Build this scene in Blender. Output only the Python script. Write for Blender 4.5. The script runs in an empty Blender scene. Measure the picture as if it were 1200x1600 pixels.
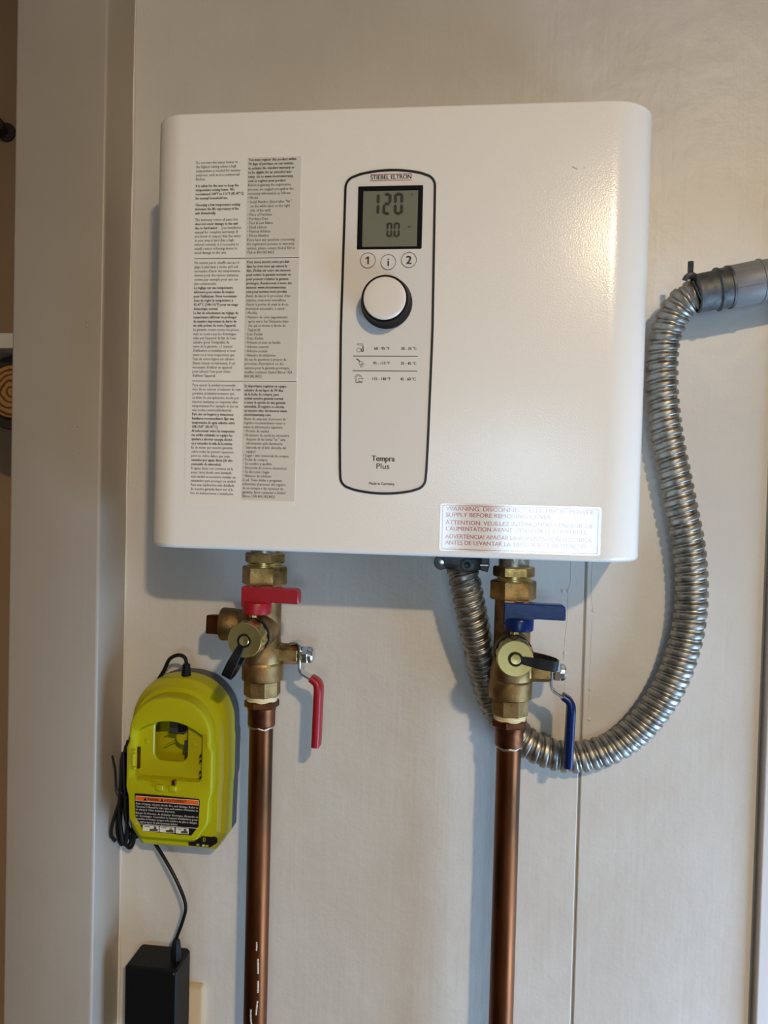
import bpy, bmesh, math, random
from mathutils import Vector, Matrix
random.seed(4)
PI = math.pi
scn = bpy.context.scene
COL = scn.collection

# ------------------------------------------------------------------ camera
cam_d = bpy.data.cameras.new('camera')
cam = bpy.data.objects.new('camera', cam_d); COL.objects.link(cam)
yaw, pitch, roll = math.radians(6.4722), math.radians(-1.2959), math.radians(1.4300)
fw = Vector((-math.sin(yaw)*math.cos(pitch), math.cos(yaw)*math.cos(pitch), math.sin(pitch)))
rt = Vector((math.cos(yaw), math.sin(yaw), 0)); up = rt.cross(fw)
r2 = rt*math.cos(roll) + up*math.sin(roll); u2 = up*math.cos(roll) - rt*math.sin(roll)
M = Matrix((r2, u2, -fw)).transposed().to_4x4(); M.translation = Vector((.07021, -.75056, 1.35030))
cam.matrix_world = M
cam_d.sensor_fit = 'VERTICAL'; cam_d.sensor_height = 36.0; cam_d.lens = 36.0*1200/1600
cam_d.clip_start = .02
scn.camera = cam

# ------------------------------------------------------------------ world, lights, exposure
scn.view_settings.view_transform = 'Standard'; scn.view_settings.look = 'None'
scn.view_settings.gamma = 1; scn.view_settings.use_curve_mapping = False
scn.view_settings.exposure = 0.0
w = bpy.data.worlds.new('world'); scn.world = w; w.use_nodes = True
w.node_tree.nodes['Background'].inputs[0].default_value = (.62, .72, .85, 1)
w.node_tree.nodes['Background'].inputs[1].default_value = .02

def area(name, loc, rot, sx, sy, energy, color, shape='RECTANGLE'):
    d = bpy.data.lights.new(name, 'AREA'); d.shape = shape; d.size = sx; d.size_y = sy
    d.energy = energy; d.color = color
    o = bpy.data.objects.new(name, d); COL.objects.link(o); o.location = loc; o.rotation_euler = rot
    return o
# ceiling downlight, warm; added blue fill low at right; rear daylight split into panes for sticker glare
area('ceiling_downlight', (.90, -2.28, 2.48), (0, 0, 0), .13, .13, 67, (1, .77, .50), 'DISK')
GLARE_PANES = ((-.10, -.01, 1.02, 1.42), (.20, .62, 1.02, 1.42))  # unseen panes, sized and parted to shape the reflection on the warning sticker
for x0, x1, z0, z1 in GLARE_PANES:
    area('pane_daylight', ((x0+x1)/2, -2.74, (z0+z1)/2), (PI/2, 0, 0), x1-x0, z1-z0, 43*(x1-x0)*(z1-z0), (.52, .78, 1))
SIDE = (-.72, -.12, .08, .90)                         # y0, y1, z0, z1 of an added opening for the fill light, out of view at right
area('window_daylight', (1.045, (SIDE[0]+SIDE[1])/2, (SIDE[2]+SIDE[3])/2), (PI/2, 0, PI/2), SIDE[1]-SIDE[0], SIDE[3]-SIDE[2], 23, (.42, .66, 1))

# ------------------------------------------------------------------ helpers
def lin(c):
    return tuple(((v/255)/12.92 if v/255 <= .04045 else ((v/255+.055)/1.055)**2.4) for v in c)

def mat(name, rgb, rough=.5, metal=0., bump=(), spec=.5, var=None, coat=0., alpha=None, rvar=None):
    """rgb in sRGB 0-255. bump: list of (scale xyz, strength, distance). var: (rgb2, scale xyz, lo, hi)"""
    m = bpy.data.materials.new(name); m.use_nodes = True
    nt = m.node_tree; b = nt.nodes['Principled BSDF']
    b.inputs['Base Color'].default_value = lin(rgb)+(1,)
    b.inputs['Roughness'].default_value = rough; b.inputs['Metallic'].default_value = metal
    b.inputs['Specular IOR Level'].default_value = spec
    b.inputs['Coat Weight'].default_value = coat; b.inputs['Coat Roughness'].default_value = .12
    tc = nt.nodes.new('ShaderNodeTexCoord')
    def noise(sc, detail=3):
        mp = nt.nodes.new('ShaderNodeMapping'); mp.inputs['Scale'].default_value = sc
        nt.links.new(tc.outputs['Object'], mp.inputs[0])
        n = nt.nodes.new('ShaderNodeTexNoise'); n.inputs['Scale'].default_value = 1; n.inputs['Detail'].default_value = detail
        nt.links.new(mp.outputs[0], n.inputs['Vector']); return n
    if var:
        vs = var if isinstance(var, list) else [var]
        src = None
        for rgb2, sc, lo, hi in vs:
            n = noise(sc, 4); r = nt.nodes.new('ShaderNodeMapRange')
            r.inputs[1].default_value = lo; r.inputs[2].default_value = hi
            nt.links.new(n.outputs[0], r.inputs[0])
            mx = nt.nodes.new('ShaderNodeMix'); mx.data_type = 'RGBA'
            if src is None: mx.inputs[6].default_value = lin(rgb)+(1,)
            else: nt.links.new(src, mx.inputs[6])
            mx.inputs[7].default_value = lin(rgb2)+(1,)
            nt.links.new(r.outputs[0], mx.inputs[0]); src = mx.outputs[2]
        nt.links.new(src, b.inputs['Base Color'])
    if rvar:
        r0, r1, sc = rvar
        n = noise(sc, 4); r = nt.nodes.new('ShaderNodeMapRange'); r.inputs[1].default_value = .35; r.inputs[2].default_value = .65
        r.inputs[3].default_value = r0; r.inputs[4].default_value = r1
        nt.links.new(n.outputs[0], r.inputs[0]); nt.links.new(r.outputs[0], b.inputs['Roughness'])
    prev = None
    for sc, st, dist in bump:
        n = noise(sc); bp = nt.nodes.new('ShaderNodeBump'); bp.inputs['Strength'].default_value = st; bp.inputs['Distance'].default_value = dist
        nt.links.new(n.outputs[0], bp.inputs['Height'])
        if prev: nt.links.new(prev, bp.inputs['Normal'])
        prev = bp.outputs[0]
    if prev: nt.links.new(prev, b.inputs['Normal'])
    return m

def s3(v): return (v, v, v)
BR = lin
M_ = {}
M_['wall'] = mat('wall_paint', (206, 202, 194), .4, bump=[((160, 160, 7), .26, .0008), (s3(34), .35, .003), (s3(300), .22, .0005)], var=((198, 191, 181), s3(6), .35, .65))
M_['trim'] = mat('trim_paint', (168, 159, 147), .4, bump=[((200, 200, 9), .2, .0005), (s3(40), .2, .002)], var=((160, 150, 137), s3(5), .35, .65))
M_['trim_white'] = mat('trim_white_paint', (222, 221, 222), .4, bump=[((200, 200, 9), .2, .0005)])
M_['caulk'] = mat('caulk', (206, 200, 190), .45, bump=[((120, 120, 40), .5, .001)])
M_['gap'] = mat('dark_gap', (40, 40, 42), .9)
M_['ceil'] = mat('ceiling_paint', (150, 142, 132), .7, bump=[(s3(120), .2, .001)])
M_['floor'] = mat('floor_boards', (84, 74, 66), .5, bump=[((8, 120, 120), .3, .001)], var=((66, 56, 48), (2, 25, 25), .4, .6))
M_['tan'] = mat('tan_wall_paint', (158, 130, 100), .6, bump=[(s3(60), .2, .001)], var=((148, 120, 90), s3(4), .35, .65))
M_['room'] = mat('room_wall_paint', (112, 106, 98), .6, bump=[(s3(60), .2, .001)])
M_['case'] = mat('heater_enamel', (246, 242, 234), .2, bump=[(s3(760), .2, .0005)], spec=.5)
M_['case_plain'] = mat('heater_plastic', (230, 226, 218), .35)
M_['panel'] = mat('panel_film', (233, 229, 223), .32)
M_['sticker'] = mat('sticker_paper', (243, 239, 229), .34)
M_['sticker_grey'] = mat('sticker_grey_ink', (224, 219, 208), .36)
M_['film'] = mat('glossy_film', (226, 219, 206), .07, bump=[(s3(650), .05, .0006)], coat=.9, spec=.6)
M_['ink'] = mat('black_ink', (38, 34, 32), .5)
M_['scuff'] = mat('scuff_mark', (190, 186, 180), .5)
M_['ink_soft'] = mat('charcoal_ink', (72, 68, 62), .5)
M_['red_ink'] = mat('red_ink', (172, 18, 24), .07, bump=[(s3(650), .05, .0006)], coat=.9, spec=.6)
M_['red_rule'] = mat('red_rule', (176, 28, 30), .4)
M_['dblack'] = mat('black_plastic', (18, 18, 20), .35, bump=[(s3(900), .1, .0002)])
M_['dial_black'] = mat('dial_black', (7, 7, 8), .45, spec=.2)
M_['bezel'] = mat('display_black', (14, 17, 24), .2)
M_['lcd'] = mat('lcd_glass', (124, 124, 106), .22)
M_['lcd_ink'] = mat('lcd_segment', (58, 58, 50), .3)
M_['knob_white'] = mat('knob_white', (242, 236, 226), .16, coat=.5)
M_['brass'] = mat('brass', (172, 138, 84), .34, 1, bump=[(s3(700), .25, .0004)], var=[((120, 90, 48), s3(70), .45, .7), ((195, 165, 110), s3(240), .6, .8)], rvar=(.25, .45, s3(90)))
M_['brass_cast'] = mat('cast_brass', (158, 128, 84), .45, 1, bump=[(s3(1300), .5, .0006)], var=[((112, 84, 50), s3(60), .4, .7)], rvar=(.38, .55, s3(80)))
M_['brass_bright'] = mat('turned_brass', (212, 190, 124), .33, 1, bump=[(s3(200), .05, .0004)], var=((196, 170, 104), s3(45), .45, .75))
M_['copper'] = mat('copper_tube', (116, 68, 40), .42, 1, bump=[((160, 160, 20), .12, .0005)], var=[((72, 46, 28), (40, 40, 8), .42, .66), ((128, 76, 50), (70, 70, 14), .6, .8)], rvar=(.34, .5, (60, 60, 12)))
M_['copper_fit'] = mat('copper_fitting', (118, 72, 46), .42, 1, bump=[(s3(500), .3, .0004)], var=((92, 54, 34), s3(110), .42, .66))
M_['solder'] = mat('solder', (178, 166, 150), .38, 1, bump=[(s3(400), .5, .0008)])
M_['tape'] = mat('thread_tape', (224, 210, 166), .6, bump=[((60, 60, 1500), .6, .0006)])
M_['zinc'] = mat('zinc_casting', (104, 106, 106), .55, .75, bump=[(s3(800), .4, .0005)], var=((80, 84, 86), s3(120), .4, .65))
M_['steel'] = mat('plated_steel', (206, 206, 204), .24, 1, bump=[(s3(500), .1, .0003)])
M_['conduit'] = mat('conduit_aluminium', (166, 162, 152), .42, 1, bump=[(s3(700), .2, .0004)], var=((118, 113, 104), s3(110), .48, .72), rvar=(.36, .52, s3(140)))
M_['pvc'] = mat('grey_pvc', (134, 138, 141), .45, bump=[(s3(300), .12, .0005)], var=((130, 131, 134), s3(25), .4, .6))
M_['red'] = mat('red_vinyl', (150, 15, 28), .4, bump=[(s3(400), .12, .0004)])
M_['blue'] = mat('blue_vinyl', (6, 30, 88), .28, bump=[(s3(300), .16, .0005)], spec=.35)
M_['rubber'] = mat('black_rubber', (11, 11, 11), .5, bump=[(s3(500), .15, .0004)], spec=.3)
M_['green'] = mat('lime_plastic', (170, 166, 6), .34, bump=[(s3(1400), .1, .0002)])
M_['grey_pl'] = mat('charcoal_plastic', (62, 62, 66), .5, bump=[(s3(1200), .2, .0002)])
M_['lab_black'] = mat('label_black', (20, 18, 18), .35)
M_['lab_orange'] = mat('label_orange', (222, 96, 24), .4)
M_['lab_white'] = mat('label_white', (214, 208, 198), .45)
M_['adapter'] = mat('adapter_plastic', (10, 10, 10), .5, bump=[(s3(1500), .2, .0003)], spec=.25)
M_['cream'] = mat('cream_plastic', (198, 178, 144), .35)
M_['white_pl'] = mat('shelf_white', (206, 198, 186), .5)
M_['drip'] = mat('paint_drip', (196, 184, 172), .45)
M_['led'] = mat('led_lens', (196, 196, 168), .3)
M_['led_green'] = mat('led_green_lens', (160, 168, 40), .3)

# wood slice with growth rings
def rings_mat():
    m = bpy.data.materials.new('wood_rings'); m.use_nodes = True; nt = m.node_tree; b = nt.nodes['Principled BSDF']
    tc = nt.nodes.new('ShaderNodeTexCoord'); wv = nt.nodes.new('ShaderNodeTexWave'); wv.wave_type = 'RINGS'; wv.rings_direction = 'Y'
    wv.inputs['Scale'].default_value = 38; wv.inputs['Distortion'].default_value = 5; wv.inputs['Detail'].default_value = 2
    rp = nt.nodes.new('ShaderNodeValToRGB'); rp.color_ramp.elements[0].color = lin((92, 58, 24))+(1,); rp.color_ramp.elements[1].color = lin((168, 122, 66))+(1,)
    rp.color_ramp.elements[0].position = .15; rp.color_ramp.elements[1].position = .5
    nt.links.new(tc.outputs['Object'], wv.inputs['Vector']); nt.links.new(wv.outputs[0], rp.inputs[0]); nt.links.new(rp.outputs[0], b.inputs['Base Color'])
    b.inputs['Roughness'].default_value = .6
    return m
M_['wood'] = rings_mat()
M_['bark'] = mat('dark_bark', (48, 36, 28), .8, bump=[(s3(120), .6, .002)])

class MB:
    def __init__(s): s.v = []; s.f = []; s.sm = []
    def add(s, vs, fs, smooth=True):
        n = len(s.v); s.v += [tuple(p) for p in vs]; s.f += [tuple(i+n for i in f) for f in fs]; s.sm += [smooth]*len(fs); return s
    def loft(s, rings, closed=True, cap0=True, cap1=True):
        n = len(rings[0]); vs = [p for r in rings for p in r]; fs = []
        m = n if closed else n-1
        for i in range(len(rings)-1):
            for j in range(m):
                k = (j+1) % n
                fs.append((i*n+j, i*n+k, (i+1)*n+k, (i+1)*n+j))
        if cap0: fs.append(tuple(range(n-1, -1, -1)))
        if cap1: fs.append(tuple((len(rings)-1)*n+j for j in range(n)))
        return s.add(vs, fs)
    def lathe(s, org, axis, prof, n=32, phase=0., cap0=True, cap1=True, xdir=None):
        """prof: list of (distance along axis, radius)"""
        a = Vector(axis).normalized(); o = Vector(org)
        x = Vector(xdir) if xdir else (Vector((1, 0, 0)) if abs(a.x) < .8 else Vector((0, 0, 1)))
        x = (x-a*x.dot(a)).normalized(); y = a.cross(x)
        rings = [[o+a*d+(x*math.cos(phase+2*PI*j/n)+y*math.sin(phase+2*PI*j/n))*r for j in range(n)] for d, r in prof]
        return s.loft(rings, True, cap0, cap1)
    def tube(s, pts, r, n=10, caps=True):
        pts = [Vector(p) for p in pts]; rings = []
        t = (pts[1]-pts[0]).normalized(); x = t.orthogonal().normalized()
        for i, p in enumerate(pts):
            if i == 0: tt = pts[1]-pts[0]
            elif i == len(pts)-1: tt = pts[-1]-pts[-2]
            else: tt = pts[i+1]-pts[i-1]
            tt.normalize(); x = (x-tt*x.dot(tt)).normalized(); y = tt.cross(x)
            rr = r[i] if isinstance(r, (list, tuple)) else r
            rings.append([p+(x*math.cos(2*PI*j/n)+y*math.sin(2*PI*j/n))*rr for j in range(n)])
        return s.loft(rings, True, caps, caps)
    def band(s, pts, wdir, wid, th, round_=0):
        """flat bar along pts; wid along wdir (vector or per point), th across"""
        pts = [Vector(p) for p in pts]; rings = []
        for i, p in enumerate(pts):
            tt = (pts[min(i+1, len(pts)-1)]-pts[max(i-1, 0)]).normalized()
            wv = Vector(wdir); wv = (wv-tt*wv.dot(tt)).normalized(); nv = tt.cross(wv)
            W = (wid[i] if isinstance(wid, (list, tuple)) else wid)/2; T = (th[i] if isinstance(th, (list, tuple)) else th)/2
            c = min(W, T)*.5
            co = [(W, -T+c), (W, T-c), (W-c, T), (-W+c, T), (-W, T-c), (-W, -T+c), (-W+c, -T), (W-c, -T)]
            rings.append([p+wv*a+nv*b for a, b in co])
        return s.loft(rings)
    def box(s, lo, hi, b=0.):
        lo = Vector(lo); hi = Vector(hi)
        if b <= 0:
            v = [(x, y, z) for z in (lo.z, hi.z) for y in (lo.y, hi.y) for x in (lo.x, hi.x)]
            return s.add(v, [(0, 2, 3, 1), (4, 5, 7, 6), (0, 1, 5, 4), (2, 6, 7, 3), (0, 4, 6, 2), (1, 3, 7, 5)], False)
        bm = bmesh.new(); bmesh.ops.create_cube(bm, size=1)
        for v in bm.verts: v.co = Vector(((lo.x+hi.x)/2+v.co.x*(hi.x-lo.x), (lo.y+hi.y)/2+v.co.y*(hi.y-lo.y), (lo.z+hi.z)/2+v.co.z*(hi.z-lo.z)))
        bmesh.ops.bevel(bm, geom=list(bm.edges), offset=b, segments=3, profile=.5, affect='EDGES')
        bm.verts.index_update(); s.add([v.co.copy() for v in bm.verts], [[v.index for v in f.verts] for f in bm.faces]); bm.free(); return s
    def plate(s, poly, y0, y1, b=0.):
        """polygon in XZ extruded from y0 (back) to y1 (front), optional front edge chamfer b"""
        rings = [[(x, y0, z) for x, z in poly]]
        if b:
            cx = sum(p[0] for p in poly)/len(poly); cz = sum(p[1] for p in poly)/len(poly)
            rings.append([(x, y1+b, z) for x, z in poly])
            q = []
            for x, z in poly:
                d = math.hypot(x-cx, z-cz); k = (d-b)/d; q.append((cx+(x-cx)*k, y1, cz+(z-cz)*k))
            rings.append(q)
        else: rings.append([(x, y1, z) for x, z in poly])
        return s.loft(rings)
    def build(s, name, m, parent=None, ang=35):
        me = bpy.data.meshes.new(name)
        org = Vector((0, 0, 0))
        if parent is not None:
            q = parent
            while q is not None: org += q.location; q = q.parent
        me.from_pydata([Vector(p)-org for p in s.v], [], s.f)
        me.materials.append(M_[m] if isinstance(m, str) else m)
        me.polygons.foreach_set('use_smooth', s.sm)
        me.update()
        bm = bmesh.new(); bm.from_mesh(me); bmesh.ops.recalc_face_normals(bm, faces=bm.faces); bm.to_mesh(me); bm.free()
        me.set_sharp_from_angle(angle=math.radians(ang))
        o = bpy.data.objects.new(name, me); COL.objects.link(o)
        if parent is not None: o.parent = parent
        return o

def empty(name, loc, label=None, cat=None, group=None, kind=None):
    o = bpy.data.objects.new(name, None); COL.objects.link(o); o.location = loc; o.empty_display_size = .05
    tag(o, label, cat, group, kind); return o
def tag(o, label=None, cat=None, group=None, kind=None):
    if label: o['label'] = label
    if cat: o['category'] = cat
    if group: o['group'] = group
    if kind: o['kind'] = kind
    return o
def smooth_path(pts, per=8):
    """Catmull-Rom"""
    P = [Vector(p) for p in pts]; out = []
    for i in range(len(P)-1):
        a, b, c, d = P[max(i-1, 0)], P[i], P[i+1], P[min(i+2, len(P)-1)]
        for k in range(per):
            t = k/per
            out.append(.5*((2*b)+(c-a)*t+(2*a-5*b+4*c-d)*t*t+(3*b-a-3*c+d)*t**3))
    out.append(P[-1]); return out
def rrect(x0, x1, z0, z1, r, n=5):
    p = []
    for cx, cz, a in ((x1-r, z1-r, 0), (x0+r, z1-r, 90), (x0+r, z0+r, 180), (x1-r, z0+r, 270)):
        for k in range(n+1):
            t = math.radians(a+90*k/n); p.append((cx+r*math.cos(t), cz+r*math.sin(t)))
    return p
def ring_strip(mb, outer, inner, y):
    n = len(outer); v = [(x, y, z) for x, z in outer]+[(x, y, z) for x, z in inner]
    mb.add(v, [(j, (j+1) % n, n+(j+1) % n, n+j) for j in range(n)])
def offset_poly(poly, d):
    n = len(poly); out = []
    A = sum(poly[i][0]*poly[(i+1) % n][1]-poly[(i+1) % n][0]*poly[i][1] for i in range(n))
    sg = 1 if A > 0 else -1
    for i in range(n):
        p0 = Vector(poly[i-1]); p1 = Vector(poly[i]); p2 = Vector(poly[(i+1) % n])
        e = ((p1-p0).normalized()+(p2-p1).normalized()); e.normalize()
        nrm = Vector((-e.y, e.x))*sg
        out.append((p1.x+nrm.x*d, p1.y+nrm.y*d))
    return out
def strip_line(mb, pts, wid, y):
    """flat ink line in XZ plane"""
    P = [Vector((a, b)) for a, b in pts]; L = []; R = []
    for i, p in enumerate(P):
        t = (P[min(i+1, len(P)-1)]-P[max(i-1, 0)]).normalized(); nv = Vector((-t.y, t.x))*wid/2
        L.append(p+nv); R.append(p-nv)
    n = len(P)
    mb.add([(q.x, y, q.y) for q in L+R], [(i, i+1, n+i+1, n+i) for i in range(n-1)])

# ---- lettering: every batch of lines becomes one flat mesh
def lettering(name, lines, y, m, parent, res=2):
    """lines: (text, x, z, size, xscale, bold, align); z is the baseline"""
    obs = []
    for (t, x, z, size, xs, bold, al) in lines:
        c = bpy.data.curves.new('t', 'FONT'); c.body = t; c.size = size; c.align_x = al; c.fill_mode = 'FRONT'
        c.resolution_u = res; c.offset = 0
        o = bpy.data.objects.new('t', c); COL.objects.link(o); obs.append((o, x, z, xs, size*bold))
    bpy.context.view_layer.update(); dg = bpy.context.evaluated_depsgraph_get()
    mb = MB()
    for o, x, z, xs, dbl in obs:
        me = bpy.data.meshes.new_from_object(o.evaluated_get(dg))
        if xs < 0:                                        # negative: fit this width
            xx = [v.co.x for v in me.vertices]; k = -xs/(max(xx)-min(xx))
        else: k = xs
        for q, dx in enumerate((-dbl, dbl) if dbl else (0,)):            # heavier strokes: struck twice, a hair apart
            mb.add([(x+v.co.x*k+dx, y-q*.00002, z+v.co.y) for v in me.vertices], [tuple(p.vertices) for p in me.polygons], False)
        bpy.data.meshes.remove(me)
    for o, *_ in obs:
        c = o.data; bpy.data.objects.remove(o); bpy.data.curves.remove(c)
    return mb.build(name, m, parent)

# ================================================================== THE SETTING
def structure(name, mb, m): return tag(mb.build(name, m), kind='structure')
CEIL = 2.60
structure('floor', MB().box((-2.2, -2.9, -.1), (1.15, .62, 0)), 'floor')
structure('ceiling', MB().box((-2.2, -2.9, CEIL), (1.15, .62, CEIL+.1)), 'ceil')
structure('wall_left', MB().box((-2.2, -2.9, 0), (-2.1, .62, CEIL)), 'tan')
structure('wall_far', MB().box((-2.1, .52, 0), (-.2, .62, CEIL)), 'tan')
structure('wall_hall', MB().box((-.30, .1, 0), (-.20, .52, CEIL)), 'tan')
def pierced(name, org, us, vs, holes, put):
    w_ = empty(name, org, kind='structure')
    for i in range(len(us)-1):
        for j in range(len(vs)-1):
            if (i, j) not in holes: put(us[i], us[i+1], vs[j], vs[j+1]).build('panel', 'room', w_)
pierced('wall_behind', (0, -2.8, 0), [-2.1, GLARE_PANES[0][0], GLARE_PANES[0][1], GLARE_PANES[1][0], GLARE_PANES[1][1], 1.05], [0, GLARE_PANES[0][2], GLARE_PANES[0][3], CEIL], ((1, 1), (3, 1)),
        lambda a, b, c, d: MB().box((a, -2.9, c), (b, -2.8, d)))
pierced('wall_right', (1.05, 0, 0), [-2.8, SIDE[0], SIDE[1], 0], [0, SIDE[2], SIDE[3], CEIL], ((1, 1),),
        lambda a, b, c, d: MB().box((1.05, a, c), (1.15, b, d)))
def frame_bars(a0, a1, z0, z1, t=.045):
    return (((a0-t, z0-t), (a0, z1+t)), ((a1, z0-t), (a1+t, z1+t)), ((a0, z0-t), (a1, z0)), ((a0, z1), (a1, z1+t)))
for k, (x0, x1, z0, z1) in enumerate(GLARE_PANES):
    f = MB()
    for a, b in frame_bars(x0, x1, z0, z1): f.box((a[0], -2.80, a[1]), (b[0], -2.775, b[1]), .004)
    structure('window_%d' % (k+1), f, 'trim_white')  # frames round the panes made for the sticker glare
f = MB()
for a, b in frame_bars(*SIDE): f.box((1.035, a[0], a[1]), (1.05, b[0], b[1]), .003)
structure('window_3', f, 'trim_white')  # frame round the added side fill, out of view

# the heater wall: painted boards with open joints
wall = empty('wall_back', (0, 0, 0), kind='structure')
SE = .1807; SE2 = .3443
def board(x0, x1, z0, z1, c=.0010):
    p = [(x0+c, 0), (x1-c, 0), (x1, c), (x1, .06), (x0, .06), (x0, c)]
    MB().loft([[(x, y, z) for x, y in p] for z in (z0, z1)]).build('board', 'wall', wall, 20)
board(-.34, SE-.0010, 0, 1.50); board(SE+.0010, SE2-.0006, 0, 1.50); board(-.34, SE2-.0006, 1.50, CEIL)
MB().box((SE2+.0014, .006, 0), (1.05, .06, CEIL), .001).build('board', 'wall', wall)
MB().box((-.34, .06, 0), (1.05, .1, CEIL)).build('backing', 'gap', wall)
MB().box((SE-.0009, .0022, 0), (SE+.0009, .06, 1.5)).build('joint', 'trim', wall)
# paint runs and filled nail heads beside the joint
for pts in ([(.1665, 1.293), (.1668, 1.272), (.1650, 1.262), (.1652, 1.236), (.1632, 1.215), (.1628, 1.196)],
            [(.1868, 1.293), (.1866, 1.262), (.1884, 1.246)], [(.1882, 1.235), (.1878, 1.19), (.1872, 1.15)],
            [(.1648, 1.175), (.1642, 1.14)]):
    MB().tube(smooth_path([(a, .0002, b) for a, b in pts], 5), .00055, 6).build('paint_run', 'wall', wall)
for a, b in ((.1670, 1.292), (.1650, 1.2625), (.1634, 1.2025), (.1892, 1.2445), (.1884, 1.1685), (.1880, 1.1395), (.1600, 1.262)):
    MB().lathe((a, .0006, b), (0, -1, 0), [(0, .0024), (.0009, .0018), (.0013, .0008)], 10).build('nail_head', 'wall', wall)

# post / casing on the left, proud of the wall, with a caulked corner
t1 = MB().box((-.3715, -.0572, 0), (-.2797, .12, CEIL), .003).build('trim_1', 'trim'); tag(t1, kind='structure')
zz = [i*CEIL/120 for i in range(121)]
MB().tube([(-.2795+.0004*math.sin(z*31), -.0005, z) for z in zz], [.0015+.0006*math.sin(z*47+1.3*math.sin(z*19)) for z in zz], 8).build('caulk_bead', 'caulk', t1)
for a, b in ((-.296, 1.507), (-.2955, 1.502), (-.303, 1.408), (-.306, 1.385)):
    MB().lathe((a, -.0568, b), (0, -1, 0), [(0, .0016), (.0008, .0011), (.0012, .0004)], 8).build('paint_nib', 'trim', t1)
# casing board at the right frame edge
t2 = structure('trim_2', MB().box((SE2+.0030, -.0085, 0), (.46, .006, CEIL), .0015), 'trim_white')

# ================================================================== WATER HEATER
ZB, ZT, FY = 1.300, 1.669, -.117
heater = empty('water_heater', (0, 0, ZB), 'white wall-mounted tankless water heater with a grey display and round dial', 'water heater')
def case_profile(inset, zc):
    xl, xr, yb, yf, rl, rr = -.211+inset, .211-inset, -.006, FY+inset, .029, .037
    p = []
    for k in range(13):
        a = PI+ (PI/2)*k/12; p.append((xl+rl+rl*math.cos(a), yf+rl+rl*math.sin(a), zc))
    for k in range(13):
        a = 1.5*PI+(PI/2)*k/12; p.append((xr-rr+rr*math.cos(a), yf+rr+rr*math.sin(a), zc))
    p += [(xr, yb, zc), (xl, yb, zc)]
    return p
R = .0042; rings = []
for k in range(6):
    a = (PI/2)*k/5; rings.append(case_profile(R*(1-math.sin(a)), ZB+R*(1-math.cos(a))))
R = .0022
for k in range(6):
    a = (PI/2)*k/5; rings.append(case_profile(R*(1-math.cos(a)), ZT-R+R*math.sin(a)))
MB().loft(rings).build('casing', 'case', heater, 40)
MB().box((-.2075, -.008, ZB+.003), (.2075, 0, ZT-.004), .001).build('back_plate', 'case_plain', heater)
# control panel
def hw(z):
    pts = [(1.345, .0360), (1.358, .0366), (1.389, .0376), (1.484, .0391), (1.604, .0380), (1.62, .0377)]
    for (a, u), (b, v) in zip(pts, pts[1:]):
        if a <= z <= b: return u+(v-u)*(z-a)/(b-a)
    return pts[0][1] if z < pts[0][0] else pts[-1][1]
PCX = -.0034
pp = []
def corner(cx, cz, r, a0, a1, n=8):
    for k in range(n+1):
        a = math.radians(a0+(a1-a0)*k/n); pp.append((cx+r*math.cos(a), cz+r*math.sin(a)))
for z in [1.372+.0195*i for i in range(12)]: pp.append((PCX+hw(z), z))
corner(PCX+.0380-.0105, 1.6032, .0105, 0, 72)
for k in range(1, 12):
    u = 1-2*k/12; pp.append((PCX+u*.0305, 1.6180-.0042*u*u))
corner(PCX-.0380+.0105, 1.6032, .0105, 108, 180)
for z in [1.372+.0195*i for i in range(11, -1, -1)]: pp.append((PCX-hw(z), z))
corner(PCX-.0366+.0105, 1.3645, .0105, 180, 252)
for k in range(1, 12):
    u = -1+2*k/12; pp.append((PCX+u*.0290, 1.3502+.0038*u*u))
corner(PCX+.0366-.0105, 1.3645, .0105, 288, 360)
panel = MB().plate(offset_poly(pp, .0012), FY+.002, FY-.0003).build('control_panel', 'panel', heater)
ol = MB(); inn = offset_poly(pp, .0020); n = len(pp)
ol.loft([[(x, FY+.001, z) for x, z in pp], [(x, FY-.0006, z) for x, z in pp], [(x, FY-.0006, z) for x, z in inn], [(x, FY+.001, z) for x, z in inn]], True, False, False)
ol.build('panel_outline', 'dblack', panel)
PY = FY-.0003
lg = MB()
lg.box((-.0199, PY-.0001, 1.6134), (.0145, PY, 1.6139)); lg.box((-.0199, PY-.0001, 1.6084), (.0145, PY, 1.6089))
lg.build('red_rule', 'red_rule', panel)
lettering('brand_lettering', [('STIEBEL ELTRON', -.0027, 1.6097, .0049, -.0336, .030, 'CENTER')], PY-.00012, 'ink', panel, 4)
lettering('name_lettering', [('Tempra', -.0034, 1.3780, .0066, -.0190, .026, 'CENTER')], PY-.00012, 'ink', panel, 4)
lettering('name_lettering', [('Plus', -.0036, 1.3716, .0066, -.0107, .006, 'CENTER')], PY-.00012, 'ink', panel, 4)
lettering('origin_lettering', [('Made in Germany', -.0042, 1.3582, .0034, -.0212, .02, 'CENTER')], PY-.00012, 'ink', panel, 3)
ch = []
for (a, b, z) in (('68 - 95 °F', '20 - 35 °C', 1.4699), ('95 - 115 °F', '35 - 45 °C', 1.4577), ('115 - 140 °F', '45 - 60 °C', 1.4448)):
    ch.append((a, -.0068, z, .0034, -.00125*len(a), .03, 'CENTER')); ch.append((b, .0156, z, .0034, -.0128, .03, 'CENTER'))
lettering('temperature_lettering', ch, PY-.00012, 'ink', panel, 3)
ru = MB(); ru.box((-.0307, PY-.0001, 1.4644), (.0231, PY, 1.4650)); ru.box((-.0308, PY-.0001, 1.4522), (.0230, PY, 1.4528)); ru.build('chart_rule', 'ink_soft', panel)
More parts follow.
